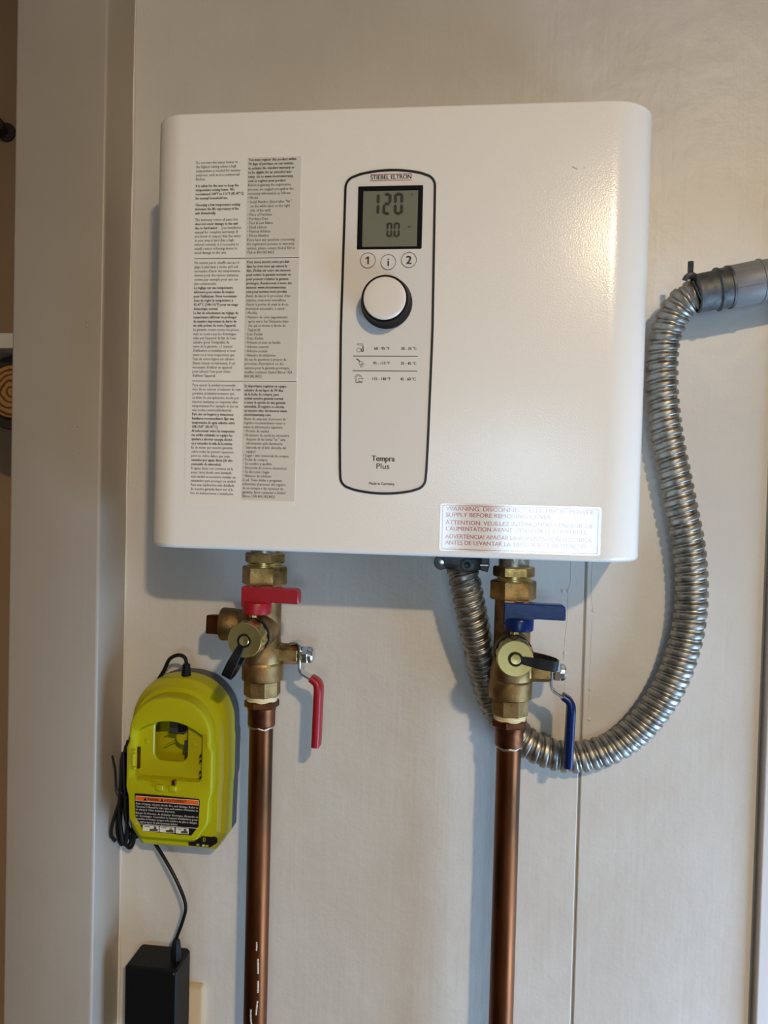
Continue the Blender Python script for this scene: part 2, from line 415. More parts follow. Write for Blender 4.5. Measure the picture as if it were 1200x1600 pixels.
# three line icons: tap over hands, shower head, crockery
ic = MB(); y = PY-.00012; W = .00034
cx, cz = -.0254, 1.4712
strip_line(ic, [(cx-.0022, cz+.0036), (cx+.0028, cz+.0036), (cx+.0031, cz+.0018), (cx+.0020, cz+.0018), (cx+.0019, cz+.0026), (cx-.0022, cz+.0026), (cx-.0022, cz+.0036)], W, y)
strip_line(ic, [(cx+.0027, cz+.0016), (cx+.0030, cz-.0006), (cx+.0031, cz-.0022), (cx+.0024, cz-.0031)], .0009, y)
strip_line(ic, [(cx+.0016*math.cos(t)*1.15-.0006, cz-.0016+.0016*math.sin(t)) for t in [2*PI*k/14 for k in range(15)]], W, y)
strip_line(ic, [(cx+.0016, cz-.0002), (cx+.0018, cz-.0030)], .0007, y)
cx, cz = -.0246, 1.4586
strip_line(ic, [(cx-.0033, cz+.0036), (cx-.0022, cz+.0034), (cx-.0010, cz+.0022), (cx-.0004, cz+.0014)], .0009, y)
strip_line(ic, [(cx-.0010, cz-.0004), (cx-.0008, cz+.0013), (cx+.0008, cz+.0018), (cx+.0021, cz+.0010), (cx+.0017, cz+.0001), (cx+.0005, cz-.0011), (cx-.0010, cz-.0004)], W, y)
for k in range(4): strip_line(ic, [(cx-.0002+.0009*k, cz-.0014+.0006*k), (cx+.0011+.0007*k, cz-.0036+.0008*k)], .00042, y)
cx, cz = -.0253, 1.4458
strip_line(ic, [(cx-.0006+.0029*math.cos(t), cz+.0007+.0029*math.sin(t)) for t in [math.radians(5+k*22) for k in range(13)]], W, y)
strip_line(ic, [(cx-.0006+.0019*math.cos(t), cz+.0007+.0019*math.sin(t)) for t in [math.radians(20+k*22) for k in range(11)]], W, y)
strip_line(ic, [(cx-.0001, cz+.0004), (cx+.0028, cz+.0004), (cx+.0026, cz-.0022), (cx+.0001, cz-.0022), (cx-.0001, cz+.0004)], W, y)
strip_line(ic, [(cx-.0030, cz-.0022), (cx-.0018, cz-.0033), (cx+.0008, cz-.0026), (cx+.0030, cz-.0030)], .0006, y)
strip_line(ic, [(cx+.0028, cz+.0004), (cx+.0036, cz+.0001)], .0005, y)
ic.build('symbol', 'ink_soft', panel)
# display
disp = MB().plate(rrect(-.0297, .0240, 1.5525, 1.6042, .0007, 2), PY+.001, PY-.0004, .0002).build('display', 'bezel', heater)
MB().box((-.0253, PY-.0005, 1.5545), (.0200, PY, 1.6000)).build('screen', 'lcd', disp)
def digit(mb, x, z, wd, ht, t, segs, y):
    h = ht/2; g = t*.12; c = t*.42
    def H(zc, s=1): mb.add([(x+c+g, y, zc), (x+c+g+t*.5, y, zc+t/2), (x+wd-c-g-t*.5, y, zc+t/2), (x+wd-c-g, y, zc), (x+wd-c-g-t*.5, y, zc-t/2), (x+c+g+t*.5, y, zc-t/2)], [(0, 1, 2, 3, 4, 5)], False)
    def V(xc, z0, z1): mb.add([(xc, y, z0+g), (xc-t/2, y, z0+t*.5+g), (xc-t/2, y, z1-t*.5-g), (xc, y, z1-g), (xc+t/2, y, z1-t*.5-g), (xc+t/2, y, z0+t*.5+g)], [(0, 1, 2, 3, 4, 5)], False)
    if 'a' in segs: H(z+ht-t/2)
    if 'g' in segs: H(z+h)
    if 'd' in segs: H(z+t/2)
    if 'f' in segs: V(x+t/2, z+h, z+ht-t*.2)
    if 'b' in segs: V(x+wd-t/2, z+h, z+ht-t*.2)
    if 'e' in segs: V(x+t/2, z+t*.2, z+h)
    if 'c' in segs: V(x+wd-t/2, z+t*.2, z+h)
    return mb
y = PY-.00065
for (x, z, wd, ht, t, sg) in ((-.0188, 1.5802, .0072, .0181, .0025, 'bc'), (-.0092, 1.5802, .0074, .0181, .0025, 'abged'), (.0002, 1.5802, .0077, .0181, .0025, 'abcdef'),
                              (-.0054, 1.5620, .0050, .0122, .0017, 'abcdef'), (.0006, 1.5620, .0051, .0122, .0017, 'abcdef')):
    digit(MB(), x, z, wd, ht, t, sg, y).build('digit', 'lcd_ink', disp)
MB().box((-.00015, y-.0001, 1.5620), (.0006, y, 1.5629)).build('decimal_point', 'lcd_ink', disp)
lettering('unit_lettering', [('°F', .0138, 1.5953, .0030, .9, 0, 'LEFT')], y, 'lcd_ink', disp)
lettering('unit_lettering', [('gpm', .0122, 1.5700, .0024, .9, 0, 'LEFT')], y, 'lcd_ink', disp)
# three round touch buttons
for x, z, ch_ in ((-.0202, 1.5434, '1'), (-.0032, 1.5418, 'i'), (.0138, 1.5434, '2')):
    b = MB().lathe((x, PY+.0004, z), (0, -1, 0), [(0, .0062), (.0006, .0062)], 36).build('button', 'panel', heater)
    r = MB(); ring_strip(r, [(x+.0064*math.cos(2*PI*k/40), z+.0064*math.sin(2*PI*k/40)) for k in range(40)], [(x+.0060*math.cos(2*PI*k/40), z+.0060*math.sin(2*PI*k/40)) for k in range(40)], PY-.00045)
    r.build('button_ring', 'ink', b)
    if ch_ == '1':
        MB().add([(x+a, PY-.0006, z+c) for a, c in ((-.0004, -.0031), (.0009, -.0031), (.0009, .0032), (-.0001, .0032), (-.0019, .0019), (-.0019, .0008), (-.0004, .0017))], [(0, 1, 2, 3, 6), (3, 4, 5, 6)], False).build('button_symbol', 'ink', b)
    else: lettering('button_symbol', [(ch_, x, z-.0032, .0094, 1.0, .034 if ch_ == '2' else .02, 'CENTER')], PY-.0006, 'ink', b, 5)
# dial
KX, KZ = -.0036, 1.5082
knob = MB().lathe((KX, PY, KZ), (0, -1, 0), [(0, .0212), (.003, .0212), (.0045, .0204), (.0146, .0192), (.0158, .0188), (.0162, .0180), (.0160, .0170)], 56).build('dial', 'dial_black', heater)
MB().lathe((KX, PY-.0150, KZ), (0, -1, 0), [(0, .0173), (.0012, .0173), (.0018, .0169), (.0021, .0155), (.0022, .0100), (.00225, .0005)], 56).build('dial_cap', 'knob_white', knob)
MB().box((KX-.0022, PY-.0001, KZ+.0240), (KX+.0022, PY, KZ+.0250)).build('dial_mark', 'sticker_grey', panel)

# instruction sticker
stk = MB().plate(rrect(-.1738, -.0775, 1.3376, 1.6330, .0035), FY+.001, FY-.00015).build('instruction_sticker', 'sticker', heater)
SY = FY-.00015
for z0, z1, x0, x1 in ((1.5475, 1.6302, -.1242, -.0784), (1.4442, 1.5452, -.1240, -.0782), (1.3428, 1.4418, -.1238, -.0775)):
    MB().box((x0, SY-.00004, z0), (x1, SY, z1)).build('grey_column', 'sticker_grey', stk)
for z in (1.5464, 1.4430):
    MB().box((-.1690, SY-.00005, z-.0003), (-.0782, SY, z+.0003)).build('divider', 'ink_soft', stk)
B, N = 1, 0
EN_L = [(N, 'Do not turn the water heater to'), (N, 'the highest setting unless a high'), (N, 'temperature is needed for sanitary'), (N, 'purposes, such as in a commercial'), (N, 'kitchen.'), None,
        (B, 'It is safest for the user to keep the'), (B, 'temperature setting lower. We'), (B, 'recommend 108°F to 116°F (42-47°C)'), (B, 'for normal household use.'), None,
        (B, 'Choosing a low temperature setting'), (B, 'increases the life expectancy of the'), (B, 'unit dramatically.'), None,
        (N, 'The warranty covers all parts but'), (B, 'does not cover damage to the unit'), (2, 'due to hard water|(see installation'), (N, 'manual for complete warranty). If'), (N, 'you know or suspect that the water'),
        (N, 'in your area is hard (has a high'), (N, 'mineral content), it is necessary to'), (N, 'install a water softening device to'), (N, 'avoid damage to the unit.')]
EN_R = [(B, 'You must register this product within'), (B, '90 days of purchase on our website'), (B, 'to activate the standard warranty or'), (B, 'to be eligible for an extended war-'), (B, 'ranty. Go to www.electricwarranty.'), (B, 'com to register your product.'),
        (N, 'Before beginning the registration'), (N, 'process, we suggest you gather the'), (N, 'necessary information as follows:'), (N, '• Model'), (N, '• Serial Number (listed after "Nr."'), (N, '   on the white label on the right'), (N, '   side of the unit)'), (N, '• Place of Purchase'), (N, '• Purchase Date'), (N, '• First & Last Name'), (N, '• Email address'), (N, '• Physical Address'), (N, '• Phone Number'),
        (N, 'If you have any questions concerning'), (N, 'the registration process or warranty'), (N, 'options, please contact Stiebel Eltron'), (N, 'USA at 800.582.8423.')]
FR_L = [(N, 'Ne mettez pas le chauffe-eau au ré-'), (N, "glage le plus haut à moins qu'il soit"), (N, "nécessaire d'avoir des températures"), (N, 'élevées pour des raisons sanitaires,'), (N, 'comme par exemple pour une cui-'), (N, 'sine commerciale.'),
        (B, 'Le réglage sur une température'), (B, 'inférieure pose moins de risques'), (B, "pour l'utilisateur. Nous recomman-"), (B, 'dons de régler la température à'), (B, '42-47°C (108-116°F) pour un usage'), (B, 'domestique normal.'), (B, 'Le fait de sélectionner un réglage de'), (B, 'température inférieur va prolonger'), (B, 'de manière importante la durée de'), (B, "vie utile prévue de votre l'appareil."),
        (N, 'La garantie couvre toutes les pièces,'), (N, 'mais ne couvre pas les dommages'), (N, "subis par l'appareil du fait de l'eau"), (N, "calcaire (pour l'intégralité du"), (N, 'texte de la garantie, c.f. manuel'), (N, "d'utilisation et installation) si vous"), (N, 'savez ou si vous soupçonnez que'), (N, "l'eau de votre région est calcaire"), (N, '(haute teneur en minéraux), il est'), (N, "nécessaire d'utiliser un appareil"), (N, "pour adoucir l'eau pour éviter"), (N, "d'abîmer l'appareil.")]
FR_R = [(B, 'Vous devez inscrire votre produit'), (B, 'dans les trois mois qui suivent la'), (B, "date d'achat sur notre site internet"), (B, 'pour activer la garantie normale ou'), (B, 'pour pouvoir réclamer la garantie'), (B, 'prolongée. Rendez-vous à notre site'), (B, 'internet: www.electricwarranty.'), (B, 'com pour incrivez votre produit.'),
        (N, "Avant de lancer le processus d'ins-"), (N, 'cription, nous vous conseillons'), (N, "d'avoir à portée de main la docu-"), (N, 'mentation nécessaire, à savoir :'), (N, '• Modèle'), (N, '• Numéro de série (apparaissant'), (N, "   après «nr.» Sur l'étiquette blan-"), (N, '   che qui se trouve à droite de'), (N, "   l'appareil)"), (N, "• Lieu d'achat"), (N, "• Date d'achat"), (N, '• Prénom et nom de famille'), (N, '• Adresse courriel'), (N, '• Adresse postale'), (N, '• Numéro de téléphone'),
        (N, 'En cas de questions à propos du'), (N, "processus d'inscription ou des"), (N, 'options pour la garantie prolongée,'), (N, 'veuillez contacter Stiebel Eltron USA'), (N, '800.582.8423.')]
ES_L = [(N, 'Para operar la unidad recomenda-'), (N, 'mos de no colocar el selector de tem-'), (N, 'peratura al máximo-a menos que'), (N, 'se trate de una aplicación donde por'), (N, 'razones sanitarias se requieran altas'), (N, 'temperaturas-Por ejemplo el uso en'), (N, 'una cocina comercial/industrial.'),
        (B, 'Para uso en hogares y situaciones'), (B, 'familiares recomendamos fijar una'), (B, 'temperatura de agua caliente entre'), (B, '108-116F° (42-47°C).'), (B, 'Al seleccionar entre las temperatu-'), (B, 'ras arriba señaladas su equipo les'), (B, 'ayudara a ahorrar energía eléctri-'), (B, 'ca y extender la vida de la misma.'),
        (N, 'Es de notar que nuestra garantía'), (N, 'cubre todas las partes/ repuestos'), (N, 'pero no cubre daños que sean'), (B, 'causados por aguas duras (de alto'), (B, 'contenido de minerales).'), (N, 'Si aguas duras son comunes en la'), (N, 'zona / área donde sera instalada'), (N, 'esta unidad es necesario instalar un'), (N, 'suavizador para proteger su unidad.'), (N, 'Para una explicación más detallada'), (N, 'de nuestra garantía favor ver el li-'), (N, 'bro de instrucciones e instalación.')]
ES_R = [(B, 'Es importante registrar su equipo'), (B, 'adentro de un lapso de 90 días,'), (B, 'de la fecha de compra, para'), (B, 'activar nuestra garantía normal'), (B, 'o tener la opción de una garantía'), (B, 'extendida. El registro se efectúa'), (B, 'en nuestro sitio del internet www.'), (B, 'electricwarranty.com.'),
        (N, 'Antes de empezar el proceso de'), (N, 'registro recomendamos tener a'), (N, 'mano la información siguiente:'), (N, '• Modelo de unidad'), (N, '• El numero de serial (se encuentra'), (N, '   despuse de las letras "nr." esta'), (N, '   información está claramente'), (N, '   marcada en el lado derecha del'), (N, '   equipo)'), (N, '• Lugar / sitio comercial de compra'), (N, '• Fecha de compra'), (N, '• Su nombre y apellido'), (N, '• Dirección de correo electrónico'), (N, '• Su dirección / lugar'), (N, '• Número de teléfono'),
        (N, 'Si ud. Tiene dudas o preguntas'), (N, 'referentes al proceso del registro'), (N, 'de su compra o las opciones de'), (N, 'garantía, favor contactar a Stiebel'), (N, 'Eltron USA 800.582.8423.')]
lines = []
def column(rows, x, z0, z1, xs, size=.0034):
    wt = sum(.62 if r is None else 1 for r in rows)-1
    p = (z0-z1)/wt; z = z0
    for r in rows:
        if r is None: z -= p*.62; continue
        b, t = r
        if b == 2:
            a, c = t.split('|'); lines.append((a, x, z, size, xs*.97, .030, 'LEFT')); lines.append((c, x+.0232, z, size, xs, .008, 'LEFT'))
        else: lines.append((t, x, z, size, xs*(.97 if b else 1), .030 if b else .010, 'LEFT'))
        z -= p
column(EN_L, -.1690, 1.6258, 1.5502, .81)
column(EN_R, -.1234, 1.6272, 1.5500, .81)
column(FR_L, -.1688, 1.5418, 1.4465, .81)
column(FR_R, -.1232, 1.5420, 1.4462, .81)
column(ES_L, -.1684, 1.4385, 1.3466, .81)
column(ES_R, -.1228, 1.4380, 1.3450, .81)
lettering('instruction_lettering', lines, SY-.0001, 'ink', stk, 1)
# warning sticker
wst = MB().plate(rrect(.0448, .1744, 1.3052, 1.3446, .002), FY+.001, FY-.0002).build('warning_sticker', 'film', heater)
wy = FY-.0003
bo = MB(); ring_strip(bo, rrect(.0468, .1722, 1.3066, 1.3430, .0003, 1), rrect(.0473, .1717, 1.3071, 1.3425, .0003, 1), wy); bo.build('sticker_border', 'red_ink', wst)
WT = [('WARNING: DISCONNECT ELECTRICAL POWER', 1.3386, -.1190), ('SUPPLY BEFORE REMOVING COVER', 1.3336, -.0850), ("ATTENTION: VEUILLEZ INTERROMPRE L'ENERGIE DE", 1.3272, -.1185),
      ("L'ALIMENTATION AVANT D'ENLEVER LE COUVERCLE", 1.3222, -.1130), ('ADVERTENCIA! APAGAR LA ALIMENTACION ELECTRICA', 1.3158, -.1180), ('ANTES DE LEVANTAR LA TAPA DE ESTE ARTEFACTO', 1.3107, -.1130)]
lettering('warning_lettering', [(t, .0496, z, .0049, xs_, .012, 'LEFT') for t, z, xs_ in WT], wy, 'red_ink', wst, 3)
# pipe stubs under the heater
for x in (-.1205, .1100):
    MB().lathe((x, -.047, 1.287), (0, 0, 1), [(0, .0138), (.0145, .0138)], 28).build('pipe_stub', 'solder', heater)
# scuffs on the enamel
for x0, z0, x1, z1, w_ in ((.1428, 1.6170, .1470, 1.6146, .0010), (.1510, 1.6154, .1534, 1.6159, .0004)):
    sc = MB(); strip_line(sc, [(x0, z0), ((x0+x1)/2, (z0+z1)/2-.0003), (x1, z1)], w_, FY-.0001); sc.build('scuff', 'scuff', heater)

# ================================================================== VALVES AND PIPES
PYA = -.049
def hexnut(mb, x, y, z0, z1, af, ph=0., ch=.0012):
    r = af/2/math.cos(PI/6)
    return mb.lathe((x, y, z0), (0, 0, 1), [(0, r*.93), (ch, r), (z1-z0-ch, r), (z1-z0, r*.93)], 6, ph)
def isolation_valve(X, dz, colour, label, strap_dir, plug):
    v = empty('isolation_valve', (X, PYA, 1.2+dz), label, 'valve')
    Z = lambda z: z+dz
    # main body: turned neck, ball chamber, shoulder
    MB().lathe((X, PYA, Z(1.1735)), (0, 0, 1), [(0, .0175), (.0012, .0193), (.0150, .0195), (.0172, .0192), (.0178, .0188), (.0200, .0190), (.0275, .0186), (.0335, .0172), (.0400, .0164), (.0905, .0163)], 40).build('body', 'brass_cast', v)
    for nm, z0, z1, af, ph in (('union_nut', 1.2632, 1.2808, .0362, .12), ('collar_nut', 1.2837, 1.2933, .0325, .05)):
        hexnut(MB(), X, PYA, Z(z0), Z(z1), af, ph).build(nm, 'brass', v)
    MB().lathe((X, PYA, Z(1.2795)), (0, 0, 1), [(0, .0172), (.0020, .0172), (.0026, .0150), (.0036, .0150), (.0042, .0162), (.0052, .0162)], 36).build('collar_ring', 'brass_bright', v)
    MB().lathe((X, PYA, Z(1.1592)), (0, 0, 1), [(0, .0160), (.0010, .0172), (.0140, .0172), (.0150, .0168)], 8, PI/8).build('end_hex', 'brass_cast', v, 20)
    # drain port facing the room
    ZD = Z(1.2218)
    MB().lathe((X, PYA, ZD), (0, -1, 0), [(0, .0160), (.018, .0158), (.026, .0150), (.0275, .0140), (.050, .0134)], 36).build('drain_port', 'brass_cast', v)
    MB().lathe((X, PYA-.0375, ZD), (0, -1, 0), [(0, .0140), (0, .0162), (.0025, .0162), (.0025, .0140)], 36, cap0=False, cap1=False).build('strap_ring', 'rubber', v)
    mb = MB(); rings = []; n = 72
    for d, r, k in ((.0425, .0146, 0), (.0432, .0152, 1), (.0545, .0152, 1), (.0552, .0150, 0), (.0600, .0150, 0), (.0606, .0145, 0), (.0604, .0060, 0)):
        rings.append([(X+(r+(.0006 if (j//3) % 2 and k else 0))*math.cos(2*PI*j/n), PYA-d, ZD+(r+(.0006 if (j//3) % 2 and k else 0))*math.sin(2*PI*j/n)) for j in range(n)])
    cap = mb.loft(rings).build('drain_cap', 'brass_bright', v, 50)
    MB().lathe((X, PYA-.0595, ZD), (0, -1, 0), [(0, .0044), (.0034, .0044), (.0038, .0040), (.0036, .0003)], 28).build('cap_rivet', 'brass_bright', cap)
    # rubber retaining strap: eye round the rivet, out across the cap, folded back to the ring
    d = Vector((math.cos(strap_dir), 0, math.sin(strap_dir))); wv = Vector((-d.z, 0, d.x)); o = Vector((X, PYA-.0622, ZD))
    L = .0365 if plug else .0345
    path = [o+d*.0040, o+d*.012, o+d*.022+Vector((0, -.001, 0)), o+d*(L-.003)+Vector((0, .000, 0)), o+d*L+Vector((0, .004, 0)), o+d*(L+.0004)+Vector((0, .010, 0)), o+d*(L-.002)+Vector((0, .0155, 0)), o+d*(L-.009)+Vector((0, .0205, 0)), o+d*.0165+Vector((0, .0225, 0)), o+d*.0130+Vector((0, .0228, 0))]
    sp = smooth_path(path, 6); nW = len(sp)
    st = MB().band(sp, wv, [.0058+.0032*min(1, i/(nW*.22)) for i in range(nW)], .0017)
    st.lathe(o+Vector((0, .0014, 0)), (0, -1, 0), [(0, .0046), (0, .0060), (.0022, .0060), (.0022, .0046), (0, .0046)], 28, cap0=False, cap1=False)
    st.build('cap_strap', 'rubber', v)
    # tee handle of the drain valve
    YH = -.0845
    MB().lathe((X, YH, Z(1.2335)), (0, 0, 1), [(0, .0052), (.0035, .0052), (.0038, .0036), (.0095, .0036)], 20).build('drain_stem', 'brass_bright', v)
    hub = MB().lathe((X+.0032, YH, Z(1.2415)), (0, 0, 1), [(0, .0120), (.0006, .0128), (.0085, .0131), (.0100, .0126), (.0112, .0100)], 36)
    hd = hub.build('drain_handle', colour, v)
    bl = MB(); pr = []
    prof = [(X-.0098, 1.2478), (X-.0098, 1.2646), (X-.0092, 1.2656), (X+.0388, 1.2650), (X+.0412, 1.2638), (X+.0420, 1.2610), (X+.0422, 1.2530), (X+.0414, 1.2519), (X+.0190, 1.2523), (X+.0145, 1.2518), (X+.0120, 1.2490)]
    q = [(a, Z(b)) for a, b in prof]; cq = offset_poly(q, .0011)
    y0, y1 = YH-.0062, YH+.0062
    bl.loft([[(x, y1, z) for x, z in cq], [(x, y1-.0011, z) for x, z in q], [(x, y0+.0011, z) for x, z in q], [(x, y0, z) for x, z in cq]])
    bl.build('handle_blade', colour, hd)
    MB().lathe((X+.0032, YH, Z(1.2650)), (0, 0, 1), [(0, .0042), (.0008, .0042), (.0011, .0038)], 20).build('handle_screw', 'dblack', hd)
    # side port with plug (hot side only)
    if plug:
        MB().lathe((X-.012, PYA, Z(1.2245)), (-1, 0, 0), [(0, .0140), (.014, .0146), (.0170, .0152), (.0270, .0155), (.0280, .0150), (.0282, .0120)], 36).build('side_port', 'brass_cast', v)
        MB().lathe((X-.040, PYA, Z(1.2240)), (-1, 0, 0), [(-.002, .0130), (0, .0128), (.0004, .0126), (.0120, .0122), (.0130, .0112)], 4, PI/4+.1).build('port_plug', 'copper_fit', v)
    # lever stem boss on the right
    ZS = Z(1.1992)
    MB().lathe((X+.004, PYA, ZS), (1, 0, 0), [(0, .0150), (.010, .0128), (.0135, .0104), (.0165, .0098), (.0300, .0096), (.0306, .0090)], 6, 0).build('stem_boss', 'brass', v, 20)
    MB().lathe((X+.0300, PYA, ZS), (1, 0, 0), [(0, .0066), (.0030, .0066), (.0032, .0062)], 24).build('gland', 'brass_bright', v)
    MB().lathe((X+.0330, PYA, ZS), (1, 0, 0), [(0, .0082), (.0016, .0082)], 24).build('washer', 'dblack', v)
    MB().lathe((X+.0346, PYA, ZS), (1, 0, 0), [(0, .0040), (.0125, .0040)], 18).build('stem', 'steel', v)
    MB().lathe((X+.0378, PYA, ZS), (1, 0, 0), [(0, .0082), (.0008, .0088), (.0055, .0088), (.0062, .0080)], 6, .3).lathe((X+.0440, PYA, ZS), (1, 0, 0), [(0, .0078), (.0030, .0076), (.0044, .0062), (.0044, .0042)], 24).build('lever_nut', 'steel', v, 25)
    # lever: cranked plate with a dipped grip
    lv = [(.0265, 1.2096), (.0320, 1.2106), (.0348, 1.2098), (.0360, 1.2070), (.0362, 1.1990), (.0362, 1.1880), (.0368, 1.1845), (.0392, 1.1818), (.0455, 1.1782), (.0495, 1.1758)]
    lp = smooth_path([(X+a, PYA, Z(b)) for a, b in lv], 4)
    lever = MB().band(lp, (0, 1, 0), [.0125]*len(lp), .0024).build('lever', 'steel', v)
    gp = [(.0463, 1.1778), (.0500, 1.1756), (.0528, 1.1730), (.0540, 1.1690), (.0540, 1.1600), (.0536, 1.1400), (.0532, 1.1220), (.0530, 1.1165), (.0529, 1.1143), (.0529, 1.1135)]
    gs = smooth_path([(X+a, PYA, Z(b)) for a, b in gp], 4); m = len(gs)
    ww = [.0132+.003*min(1, i/14) for i in range(m)]; tt = [.0058+.0016*min(1, i/12) for i in range(m)]
    for i, f in ((m-1, .45), (m-2, .66), (m-3, .8), (m-4, .92)): ww[i] *= f; tt[i] *= f
    MB().band(gs, (0, 1, 0), ww, tt).build('lever_grip', colour, lever, 50)
    # thread tape at the lower joint
    MB().lathe((X, PYA, Z(1.1530)), (0, 0, 1), [(0, .0136), (.0022, .0146), (.0030, .0139), (.0042, .0147), (.0056, .0141), (.0066, .0146)], 28).build('thread_tape', 'tape', v)
    return v
isolation_valve(-.1205, 0, 'red', 'brass isolation valve with red handles and a black strap hanging from its cap', math.radians(-116), True)
isolation_valve(.1100, -.0046, 'blue', 'brass isolation valve with blue handles beside the metal conduit', math.radians(-8), False)

def copper_pipe(X, dz, label):
    p = empty('copper_pipe', (X, PYA, 0), label, 'pipe')
    MB().lathe((X, PYA, .0), (0, 0, 1), [(0, .0111), (1.14+dz, .0111)], 40).build('tube', 'copper', p)
    h = hexnut(MB(), X, PYA, 1.1480+dz, 1.1552+dz, .0282, .3, .001).build('adapter_hex', 'copper_fit', p)
    MB().lathe((X, PYA, 1.1312+dz), (0, 0, 1), [(0, .0126), (.0006, .0129), (.0130, .0129), (.0150, .0134), (.0170, .0134)], 36).build('adapter_sleeve', 'copper_fit', p)
    mb = MB(); rings = []; n = 40
    for k in range(7):
        a = PI*k/6
        rings.append([(X+(.0110+.0018*math.sin(a))*math.cos(t), PYA+(.0110+.0018*math.sin(a))*math.sin(t), 1.1300+dz+.0016*math.cos(a)+.0007*math.sin(3*t+X*90)+.0005*math.sin(7*t)) for t in [2*PI*j/n for j in range(n)]])
    mb.loft(rings, True, False, False).build('solder_bead', 'solder', p)
    return p
pL = copper_pipe(-.1205, 0, 'copper pipe with white paint drips rising to the red-handled valve')
pR = copper_pipe(.1100, -.0048, 'clean copper pipe rising to the blue-handled valve')
# white paint drips on the left pipe near the frame foot
def pipe_drip(pts, r):
    out = []
    for a, z in pts: out.append((-.1205+.0112*math.sin(a), PYA-.0112*math.cos(a), z))
    MB().tube(smooth_path(out, 5), [r*(.5+.5*abs(math.sin(i*1.3+.6))) for i in range((len(out)-1)*5+1)], 6).build('paint_drip', 'drip', pL)
pipe_drip([(.25, .930), (.26, .926), (.25, .922)], .0009)
pipe_drip([(.38, .914), (.40, .906), (.41, .900)], .0010)
pipe_drip([(.42, .893), (.44, .888), (.43, .882)], .0011)
pipe_drip([(.42, .874), (.36, .866), (.33, .861)], .0010)
pipe_drip([(.26, .852), (.21, .847), (.2, .842)], .0009)
pipe_drip([(-.12, .866), (-.10, .856), (.0, .850), (.06, .842)], .0009)
pipe_drip([(-.16, .846), (-.10, .838), (.0, .832)], .0010)
MB().tube([(-.1205+.0112*math.sin(a), PYA-.0112*math.cos(a), 1.134-.004*a*a) for a in (-.9, -.7, -.5, -.3)], .0013, 6).build('solder_run', 'solder', pL)

# ================================================================== CONDUIT
cp = [(.0641, -.045, 1.297), (.0641, -.045, 1.2817), (.0673, -.045, 1.2689), (.0735, -.041, 1.2411), (.0818, -.031, 1.2061), (.0922, -.0205, 1.1688), (.1015, -.0170, 1.1477), (.1153, -.0160, 1.1303), (.1340, -.0165, 1.1156), (.1568, -.0165, 1.1085), (.1804, -.0165, 1.1088), (.2094, -.0165, 1.1203), (.2326, -.0165, 1.1404), (.2518, -.0165, 1.1685), (.2646, -.0165, 1.1990), (.2726, -.0165, 1.2350), (.2742, -.0165, 1.2706), (.2708, -.0165, 1.3060), (.2634, -.0165, 1.3411), (.2554, -.0165, 1.3763), (.2475, -.0165, 1.4115), (.2423, -.0165, 1.4468), (.2403, -.018, 1.4817), (.2421, -.022, 1.5031), (.2486, -.027, 1.5217), (.2575, -.032, 1.5320), (.2690, -.037, 1.5365)]
cp = [(a, min(b, -.0158), c) for a, b, c in cp]
fine = smooth_path(cp, 40)
# resample by arc length
D = [0]
for a, b in zip(fine, fine[1:]): D.append(D[-1]+(b-a).length)
PIT = .0089; per = 16; total = D[-1]; cnt = int(total/PIT*per)
samp = []; j = 0
for i in range(cnt+1):
    s_ = total*i/cnt
    while j < len(D)-2 and D[j+1] < s_: j += 1
    k = (s_-D[j])/max(1e-9, D[j+1]-D[j]); samp.append((s_, fine[j].lerp(fine[j+1], min(1, k))))
def rib(u):
    u %= 1.0
    # broad crown, then a low interlocking fold
    K = [(0, .0130), (.05, .0141), (.11, .0146), (.32, .0147), (.54, .0146), (.60, .0141), (.65, .0127), (.69, .0124), (.75, .0131), (.82, .0133), (.90, .0131), (.95, .0124), (1, .0130)]
    for (a, ra), (b, rb) in zip(K, K[1:]):
        if a <= u <= b: return ra+(rb-ra)*(u-a)/(b-a)
    return .0130
cond = empty('flexible_conduit', (.0641, -.045, 1.2), 'corrugated metal flexible conduit looping from the heater underside to the grey pipe', 'conduit')
mb = MB(); rings = []; NA = 30; x = Vector((0, -1, 0))
for i, (s_, p) in enumerate(samp):
    t = (samp[min(i+1, cnt)][1]-samp[max(i-1, 0)][1]).normalized(); x = (x-t*x.dot(t)).normalized(); yv = t.cross(x)
    rings.append([p+(x*math.cos(2*PI*k/NA)+yv*math.sin(2*PI*k/NA))*rib(s_/PIT-k/NA) for k in range(NA)])
mb.loft(rings).build('corrugated_tube', 'conduit', cond, 60)
# clamp connector under the heater
cx, cy = .0641, -.045
cl = MB().lathe((cx, cy, 1.2838), (0, 0, 1), [(0, .0158), (.0010, .0168), (.0105, .0168), (.0110, .0150), (.0162, .0150)], 32).build('clamp_connector', 'zinc', cond)
MB().box((cx-.0195, cy-.0165, 1.2865), (cx+.006, cy-.004, 1.2985), .003).build('clamp_saddle', 'zinc', cl)
MB().lathe((cx-.0195, cy-.004, 1.2905), (0, -1, 0), [(0, .0066), (.0100, .0066), (.0115, .0056)], 24).build('clamp_ear', 'zinc', cl)
MB().lathe((cx-.0195, cy-.0152, 1.2905), (0, -1, 0), [(0, .0030), (.0012, .0027), (.0015, .0010)], 16).build('clamp_screw', 'steel', cl)
MB().lathe((cx+.0040, cy-.014, 1.2895), (0, -1, 0), [(0, .0060), (.0050, .0060), (.0060, .0050)], 24).build('clamp_ear', 'zinc', cl)
MB().lathe((cx+.0040, cy-.0198, 1.2895), (0, -1, 0), [(0, .0030), (.0008, .0028), (.0004, .0012)], 16).build('clamp_screw', 'dblack', cl)
MB().lathe((cx+.008, cy-.004, 1.2885), (1, 0, 0), [(0, .0017), (.0150, .0017)], 14).build('clamp_bolt', 'steel', cl)
